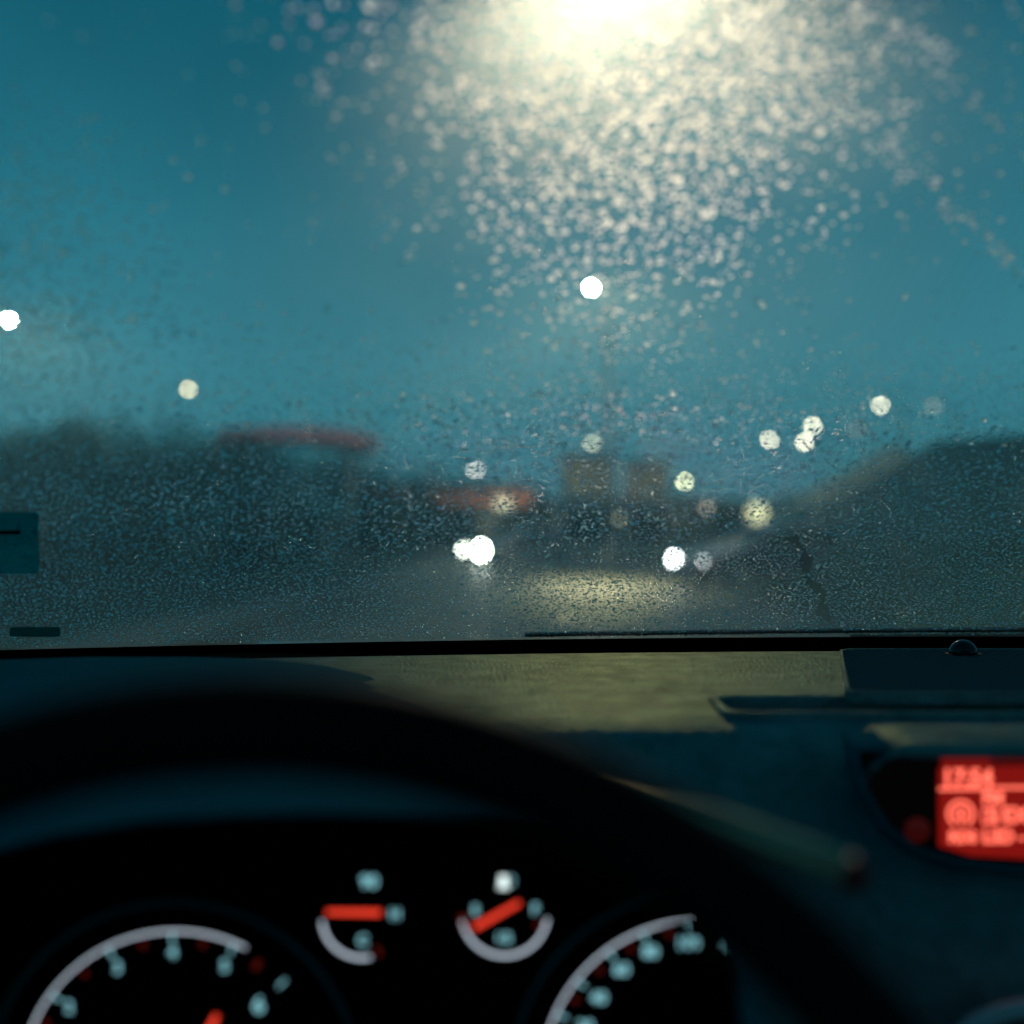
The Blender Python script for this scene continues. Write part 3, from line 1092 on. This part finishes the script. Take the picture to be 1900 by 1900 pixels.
# bezel around the well: rounded outline, black glossy
dd = 0.828
def DP(px, py, d=dd): return W(px, py, d)
well = [(1594, 1393), (2160, 1393), (2200, 1420), (2205, 1520), (2150, 1590), (2000, 1606), (1880, 1604), (1780, 1592), (1700, 1568), (1650, 1530), (1615, 1470), (1597, 1420)]
bm = bmesh.new()
prism(bm, [DP(x, y) for (x, y) in well], Vector((0, 0.006, 0)))
from_bm('black_panel', bm, M_gloss, disp)
wo_ = [(x + (x - 1890) * 0.045, y + (y - 1490) * 0.14) for (x, y) in well]
bm = bmesh.new()
A = [bm.verts.new(DP(x, y, dd - 0.012)) for (x, y) in well]
B = [bm.verts.new(DP(x, y, dd - 0.010)) for (x, y) in wo_]
Cc = [bm.verts.new(DP(x, y, dd + 0.004)) for (x, y) in well]
D_ = [bm.verts.new(DP(x, y, dd + 0.03)) for (x, y) in [(a + (a - 1890) * 0.06, b + (b - 1490) * 0.22) for (a, b) in wo_]]
n = len(well)
for i in range(n):
    j = (i + 1) % n
    bm.faces.new((A[i], A[j], B[j], B[i]))
    bm.faces.new((A[i], A[j], Cc[j], Cc[i]))
    bm.faces.new((B[i], B[j], D_[j], D_[i]))
from_bm('surround', bm, M_cowl, disp)
ds = dd - 0.003
bm = bmesh.new()
prism(bm, [W(x, y, ds) for (x, y) in ((1742, 1426), (2060, 1418), (2060, 1590), (1900, 1594), (1800, 1588), (1742, 1570))], Vector((0, 0.001, 0)))
scr = from_bm('screen', bm, M_lcdbg, disp)
bm = bmesh.new()
prism(bm, [W(x, y, ds) for (x, y) in ((1747, 1399), (1838, 1397), (1838, 1423), (1747, 1425))], Vector((0, 0.001, 0)))
from_bm('screen_glow', bm, emis('dim_backlight', (0.85, 0.02, 0.012), 0.2), disp)
bm = bmesh.new()
prism(bm, [W(x, y, ds) for (x, y) in ((1840, 1397), (2060, 1392), (2060, 1417), (1840, 1422))], Vector((0, 0.001, 0)))
from_bm('screen_glow', bm, emis('faint_backlight', (0.85, 0.02, 0.012), 0.07), disp)
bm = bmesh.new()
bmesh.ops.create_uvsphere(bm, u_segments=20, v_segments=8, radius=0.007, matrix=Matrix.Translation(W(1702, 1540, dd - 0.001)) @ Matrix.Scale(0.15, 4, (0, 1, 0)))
from_bm('painted_reflection', bm, emis('reflection_glow', (0.9, 0.03, 0.015), 0.03), disp)  # glowing disc added as the screen's red reflection on the black panel
def stext(s, px, py, hpx, align='LEFT', off=0.0004):
    me = text_mesh(s, hpx / FPX * ds / 0.70, align, 0.0002, off)
    p = W(px, py, ds - 0.0008)
    me.transform(Matrix.Translation(p))
    return obj('screen_text', me, M_lcdtx, disp)
stext('17:54', 1747, 1444, 30)
stext('FM', 1823, 1482, 22)
stext('5', 1830, 1515, 28)
stext('EXT', 1860, 1514, 28)
stext('LSD - 1', 1823, 1553, 24)
stext('RDS', 1786, 1554, 20, 'CENTER')
bm = bmesh.new()
for (x0, y0, x1, y1) in ((1742, 1461, 1830, 1467), (1830, 1459, 2060, 1464)):
    prism(bm, [W(x, y, ds - 0.0008) for (x, y) in ((x0, y0), (x1, y0 - 1), (x1, y1 - 1), (x0, y1))], Vector((0, 0.0004, 0)))
from_bm('divider_line', bm, M_lcdtx, disp)
bm = bmesh.new()
ctr = W(1783, 1510, ds - 0.0008)
k_ = ds / FPX
arc_band(bm, ctr, 20 * k_, 26 * k_, -150, 150, 40, 0.0003)
icon = from_bm('wave_icon', bm, M_lcdtx, disp)
bm = bmesh.new()
arc_band(bm, ctr, 8 * k_, 13 * k_, -150, 150, 30, 0.0003)
from_bm('wave_icon', bm, M_lcdtx, disp)
bm = bmesh.new()
box(bm, ctr + Vector((0, 0, -10 * k_)), (5 * k_, 0.0004, 24 * k_))
from_bm('wave_icon', bm, M_lcdtx, disp)
bm = bmesh.new()
bx0 = W(1837, 1514, ds - 0.0006)
for (cx, cz, w_, h_) in ((0, 13, 28, 3), (0, -13, 28, 3), (-13, 0, 3, 28), (13, 0, 3, 28)):
    box(bm, bx0 + Vector((cx * k_, 0, cz * k_)), (w_ * k_, 0.0004, h_ * k_))
from_bm('preset_box', bm, M_lcdtx, disp)

# chrome ring of the control below the display
bm = bmesh.new()
cc = W(1972, 1988, 0.74)
pts = []
for k in range(65):
    a = 2 * math.pi * k / 64
    ca, sa = math.cos(a), math.sin(a)
    pts.append(cc + Vector((0.053 * math.copysign(abs(ca) ** 0.8, ca), 0, 0.031 * math.copysign(abs(sa) ** 0.8, sa))))
tube(bm, pts, 0.0048, 12, caps=False)
ctl = from_bm('control_ring', bm, M_chrome, me_car, smooth=True)
bm = bmesh.new()
prism(bm, pts[:-1], Vector((0, 0.006, 0)))
from_bm('control_face', bm, M_gloss, ctl)

# --- instrument cowl and cluster
lip_px = [(-420, 2000), (-400, 1850), (-330, 1720), (-210, 1640), (-60, 1585), (100, 1545), (280, 1518), (450, 1508), (620, 1505), (780, 1508), (930, 1520), (1070, 1552), (1200, 1610), (1310, 1700), (1380, 1820), (1400, 2000)]
DL = 0.585
lip = [W(x, y, DL) for (x, y) in lip_px]
cxm = W(500, 1700, DL)
def scaled(pts, sx, sz, y, dz=0.0):
    return [Vector((cxm.x + (p.x - cxm.x) * sx, y, cxm.z + (p.z - cxm.z) * sz + dz)) for p in pts]
bm = bmesh.new()
def outline_at(d, pts):
    # resample a pixel outline to the number of lip points
    n = len(lip)
    L = [0]
    for i in range(1, len(pts)):
        L.append(L[-1] + math.dist(pts[i], pts[i - 1]))
    out = []
    for i in range(n):
        t = L[-1] * i / (n - 1)
        j = 1
        while j < len(pts) - 1 and L[j] < t: j += 1
        f = (t - L[j - 1]) / (L[j] - L[j - 1])
        q = (pts[j - 1][0] + (pts[j][0] - pts[j - 1][0]) * f, pts[j - 1][1] + (pts[j][1] - pts[j - 1][1]) * f)
        out.append(W(q[0], q[1], d))
    return out
rows = [outline_at(0.76, lip_px), outline_at(0.66, lip_px), scaled(lip, 0.985, 0.97, 0.588), scaled(lip, 0.99, 0.985, 0.5835), lip,
        scaled(lip, 1.008, 1.015, 0.592), scaled(lip, 1.012, 1.03, 0.615),
        outline_at(0.70, [(-420, 1900), (-380, 1500), (-100, 1400), (300, 1372), (600, 1375), (850, 1410), (1060, 1460), (1240, 1530), (1360, 1660), (1410, 1900)]),
        outline_at(0.82, [(-400, 1700), (-360, 1400), (-100, 1310), (250, 1290), (520, 1292), (740, 1330), (940, 1390), (1120, 1470), (1260, 1600), (1330, 1750), (1340, 1900)]),
        outline_at(0.95, [(-380, 1500), (-340, 1320), (-100, 1252), (200, 1238), (450, 1240), (640, 1262), (770, 1300), (900, 1360), (1040, 1450), (1100, 1560), (1110, 1800)]),
        outline_at(1.08, [(-360, 1400), (-320, 1280), (-100, 1228), (150, 1219), (400, 1219), (570, 1228), (680, 1250), (740, 1290), (750, 1400)]),
        outline_at(1.15, [(-340, 1300), (-300, 1260), (-100, 1240), (150, 1236), (350, 1236), (520, 1240), (600, 1250), (650, 1270), (660, 1300)])]
grid(bm, rows)
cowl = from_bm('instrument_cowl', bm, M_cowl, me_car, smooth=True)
DG = 0.735
bm = bmesh.new()
prism(bm, outline_at(DG + 0.012, lip_px), Vector((0, 0.01, 0)))
from_bm('cluster_face', bm, M_frit, cowl)
kg = DG / FPX

def gauge(name, px, py, rpx, arcs, nums, needle, ticks=(), bezel=None, th=3.6):
    c = W(px, py, DG)
    bm = bmesh.new()
    a0, a1 = arcs
    arc_band(bm, c, (rpx - th / 2) * kg, (rpx + th / 2) * kg, a0, a1, 60)
    root = from_bm(name, bm, M_scale, me_car)
    for (txt, x, y, h, m) in nums:
        me = text_mesh(txt, h * kg / 0.7, 'CENTER', 0.0002, 0.0002)
        me.transform(Matrix.Translation(W(x, y, DG)))
        obj('numeral', me, m, root)
    for (a, r0, r1, w_) in ticks:
        bm = bmesh.new()
        t_ = R(a)
        u = Vector((math.sin(t_), 0, math.cos(t_)))
        v = Vector((math.cos(t_), 0, -math.sin(t_)))
        prism(bm, [c + u * r0 * kg - v * w_ * kg, c + u * r1 * kg - v * w_ * kg, c + u * r1 * kg + v * w_ * kg, c + u * r0 * kg + v * w_ * kg], Vector((0, 0.0004, 0)))
        from_bm('scale_mark', bm, M_redtick, root)
    for (txt, x, y, h, m) in nums:
        q = W(x, y, DG)
        u = (q - c)
        u.y = 0
        rr_ = u.length / kg
        u.normalize()
        if rr_ > 200:
            v = Vector((u.z, 0, -u.x))
            bm = bmesh.new()
            prism(bm, [c + u * (rpx - 20) * kg - v * 2 * kg, c + u * (rpx - 3) * kg - v * 2 * kg, c + u * (rpx - 3) * kg + v * 2 * kg, c + u * (rpx - 24) * kg + v * 2 * kg], Vector((0, 0.0004, 0)))
            from_bm('scale_mark', bm, M_digit, root)
    (x0, y0, x1, y1, w_) = needle
    p, q = W(x0, y0, DG - 0.006), W(x1, y1, DG - 0.006)
    u = (q - p).normalized()
    v = Vector((u.z, 0, -u.x))
    bm = bmesh.new()
    prism(bm, [p - v * w_ * kg, q - v * w_ * 0.8 * kg, q + v * w_ * 0.8 * kg, p + v * w_ * kg], Vector((0, 0.001, 0)))
    from_bm('needle', bm, M_red, root)
    if bezel:
        bm = bmesh.new()
        pts = [c + Vector((bezel * kg * math.sin(R(a)), -0.004, bezel * kg * math.cos(R(a)))) for a in range(-115, 116, 5)]
        tube(bm, pts, 0.0012, 8)
        from_bm('bezel', bm, M_cowl, root, smooth=True)
    return root

gauge('tachometer', 325, 2015, 287, (-100, 27),
      [('2', 128, 1869, 20, M_digit), ('3', 218, 1796, 20, M_digit), ('4', 320, 1768, 20, M_digit), ('5', 417, 1793, 20, M_digit), ('6', 480, 1866, 28, M_digit)],
      (345, 1985, 402, 1885, 6), [(-64, 262, 276, 4), (-39, 262, 276, 4), (-13, 262, 276, 4), (11, 262, 276, 4), (34, 262, 280, 5)], 345)
gauge('speedometer', 1298, 2000, 292, (-90, -3),
      [('20', 1086, 1905, 20, M_digit), ('40', 1111, 1852, 20, M_digit), ('60', 1153, 1800, 20, M_digit), ('80', 1207, 1767, 20, M_digit), ('100', 1276, 1751, 20, M_digit), ('120', 1350, 1760, 20, M_digit)],
      (1298, 2000, 1120, 2060, 8), [(-58, 266, 280, 4), (-43, 266, 280, 4), (-28, 266, 280, 4), (-12, 266, 280, 4)], 350)
gauge('temperature_gauge', 672, 1703, 75, (-95, -192),
      [('90', 685, 1637, 22, M_digit), ('H', 733, 1697, 18, M_digit), ('C', 673, 1746, 18, M_digit)],
      (706, 1694, 606, 1693, 5), [(-205, 60, 78, 4)], None, 5)
gauge('fuel_gauge', 936, 1694, 80, (-100, -262),
      [('E', 882, 1689, 16, M_digit), ('F', 993, 1688, 18, M_digit), ('1/2', 934, 1741, 16, M_digit)],
      (880, 1722, 964, 1675, 5), [(-78 - 20, 66, 86, 6), (-110, 66, 86, 6), (-250, 60, 76, 4)], None, 5)
# fuel pump mark above the fuel gauge
bm = bmesh.new()
c = W(934, 1635, DG)
box(bm, c, (14 * kg, 0.0006, 20 * kg))
box(bm, c + Vector((0, 0, -12 * kg)), (20 * kg, 0.0006, 3 * kg))
fm = from_bm('fuel_mark', bm, M_bright, cowl)
bm = bmesh.new()
tube(bm, [c + Vector((10 * kg, 0, -6 * kg)), c + Vector((18 * kg, 0, -7 * kg)), c + Vector((19 * kg, 0, 6 * kg)), c + Vector((12 * kg, 0, 10 * kg))], 1.8 * kg, 6)
from_bm('fuel_hose_mark', bm, M_digit, fm)

# --- steering wheel
wheel_c = Vector((0, 0, 0))
tilt = R(24)
Rm = 0.1845
top = W(470, 1345, 0.385)
up_dir = Vector((0, math.sin(tilt), math.cos(tilt)))
wc = top - up_dir * Rm
wc.x = top.x
right = Vector((1, 0, 0))
bm = bmesh.new()
pts = [wc + Rm * (math.cos(a) * right * 1.0 + math.sin(a) * up_dir) for a in [2 * math.pi * k / 96 for k in range(97)]]
nrm = right.cross(up_dir)
rings = []
for k in range(96):
    a = 2 * math.pi * k / 96
    rad = math.cos(a) * right + math.sin(a) * up_dir
    rings.append([bm.verts.new(wc + Rm * rad + 0.0135 * (math.cos(b) * rad * 0.95 + math.sin(b) * nrm * 1.1)) for b in [2 * math.pi * q / 16 for q in range(16)]])
for k in range(96):
    for q in range(16):
        bm.faces.new((rings[k][q], rings[k][(q + 1) % 16], rings[(k + 1) % 96][(q + 1) % 16], rings[(k + 1) % 96][q]))
sw = from_bm('steering_wheel', bm, M_leather, me_car, smooth=True)
bm = bmesh.new()
bmesh.ops.create_uvsphere(bm, u_segments=24, v_segments=12, radius=0.07, matrix=Matrix.Translation(wc - up_dir * 0.03) @ Matrix.Rotation(-tilt, 4, 'X') @ Matrix.Scale(0.35, 4, (0, 1, 0)))
from_bm('airbag_hub', bm, M_leather, sw, smooth=True)
for a in (200, 340, 270):
    rad = math.cos(R(a)) * right + math.sin(R(a)) * up_dir
    bm = bmesh.new()
    tube(bm, [wc + rad * 0.03 - up_dir * 0.03, wc + rad * 0.10 - up_dir * 0.015, wc + rad * Rm], [0.02, 0.014, 0.011], 10)
    from_bm('spoke', bm, M_leather, sw, smooth=True)

# --- wiper stalk right of the wheel
bm = bmesh.new()
pa, pb = W(1080, 1420, 0.57), W(1572, 1618, 0.515)
tube(bm, [pa, pa.lerp(pb, 0.35), pa.lerp(pb, 0.6), pa.lerp(pb, 0.9), pb], [0.0035, 0.004, 0.005, 0.006, 0.006], 16)
stalk = from_bm('wiper_stalk', bm, grained('stalk_plastic', (0.008, 0.012, 0.012), (0.65, 0.62, 0.42), 0.5, (300, 0.3, 0.0005), 0.2, 40), me_car, smooth=True)
bm = bmesh.new()
dr = (pb - pa).normalized()
tube(bm, [pb, pb + dr * 0.005, pb + dr * 0.0075], [0.0061, 0.006, 0.004], 16)
from_bm('end_cap', bm, mat('dark_red_cap', (0.28, 0.02, 0.015), 0.5), stalk, smooth=True)

# --- cabin shell around the driver
bm = bmesh.new()
def quad(*p): bm.faces.new([bm.verts.new(q) for q in p])
x0, x1 = -0.62, 1.3
zt = 1.48
quad((x0, 0.50, zt + 0.03), (x1, 0.50, zt + 0.03), (x1, -1.6, zt + 0.05), (x0, -1.6, zt + 0.05))
hl = from_bm('headliner', bm, M_liner, me_car)
for x in (x0, x1):
    bm = bmesh.new()
    quad((x, -1.6, 0.25), (x, 1.4, 0.25), (x, 1.4, 1.08), (x, 1.15, 1.04), (x, -1.6, 1.02))
    quad((x, 1.4, 1.08), (x, 0.52, zt + 0.05), (x, 0.42, zt + 0.03), (x, 1.15, 1.04))
    quad((x, -0.25, 1.02), (x, -0.1, 1.02), (x, -0.1, zt + 0.02), (x, -0.25, zt + 0.02))
    from_bm('door_panel', bm, M_liner, me_car)
bm = bmesh.new()
quad((x0, -1.6, 0.25), (x1, -1.6, 0.25), (x1, -1.6, 1.1), (x0, -1.6, 1.1))
from_bm('rear_panel', bm, M_liner, me_car)
bm = bmesh.new()
quad((x0, -1.6, 0.25), (x1, -1.6, 0.25), (x1, 1.4, 0.25), (x0, 1.4, 0.25))
from_bm('cabin_floor', bm, M_liner, me_car)
bm = bmesh.new()
box(bm, (0.35, 1.9, 0.75), (1.7, 1.1, 0.5), bevel=0.12)
from_bm('bonnet', bm, mat('bonnet_paint', (0.02, 0.022, 0.025), 0.25, coat=1), me_car)
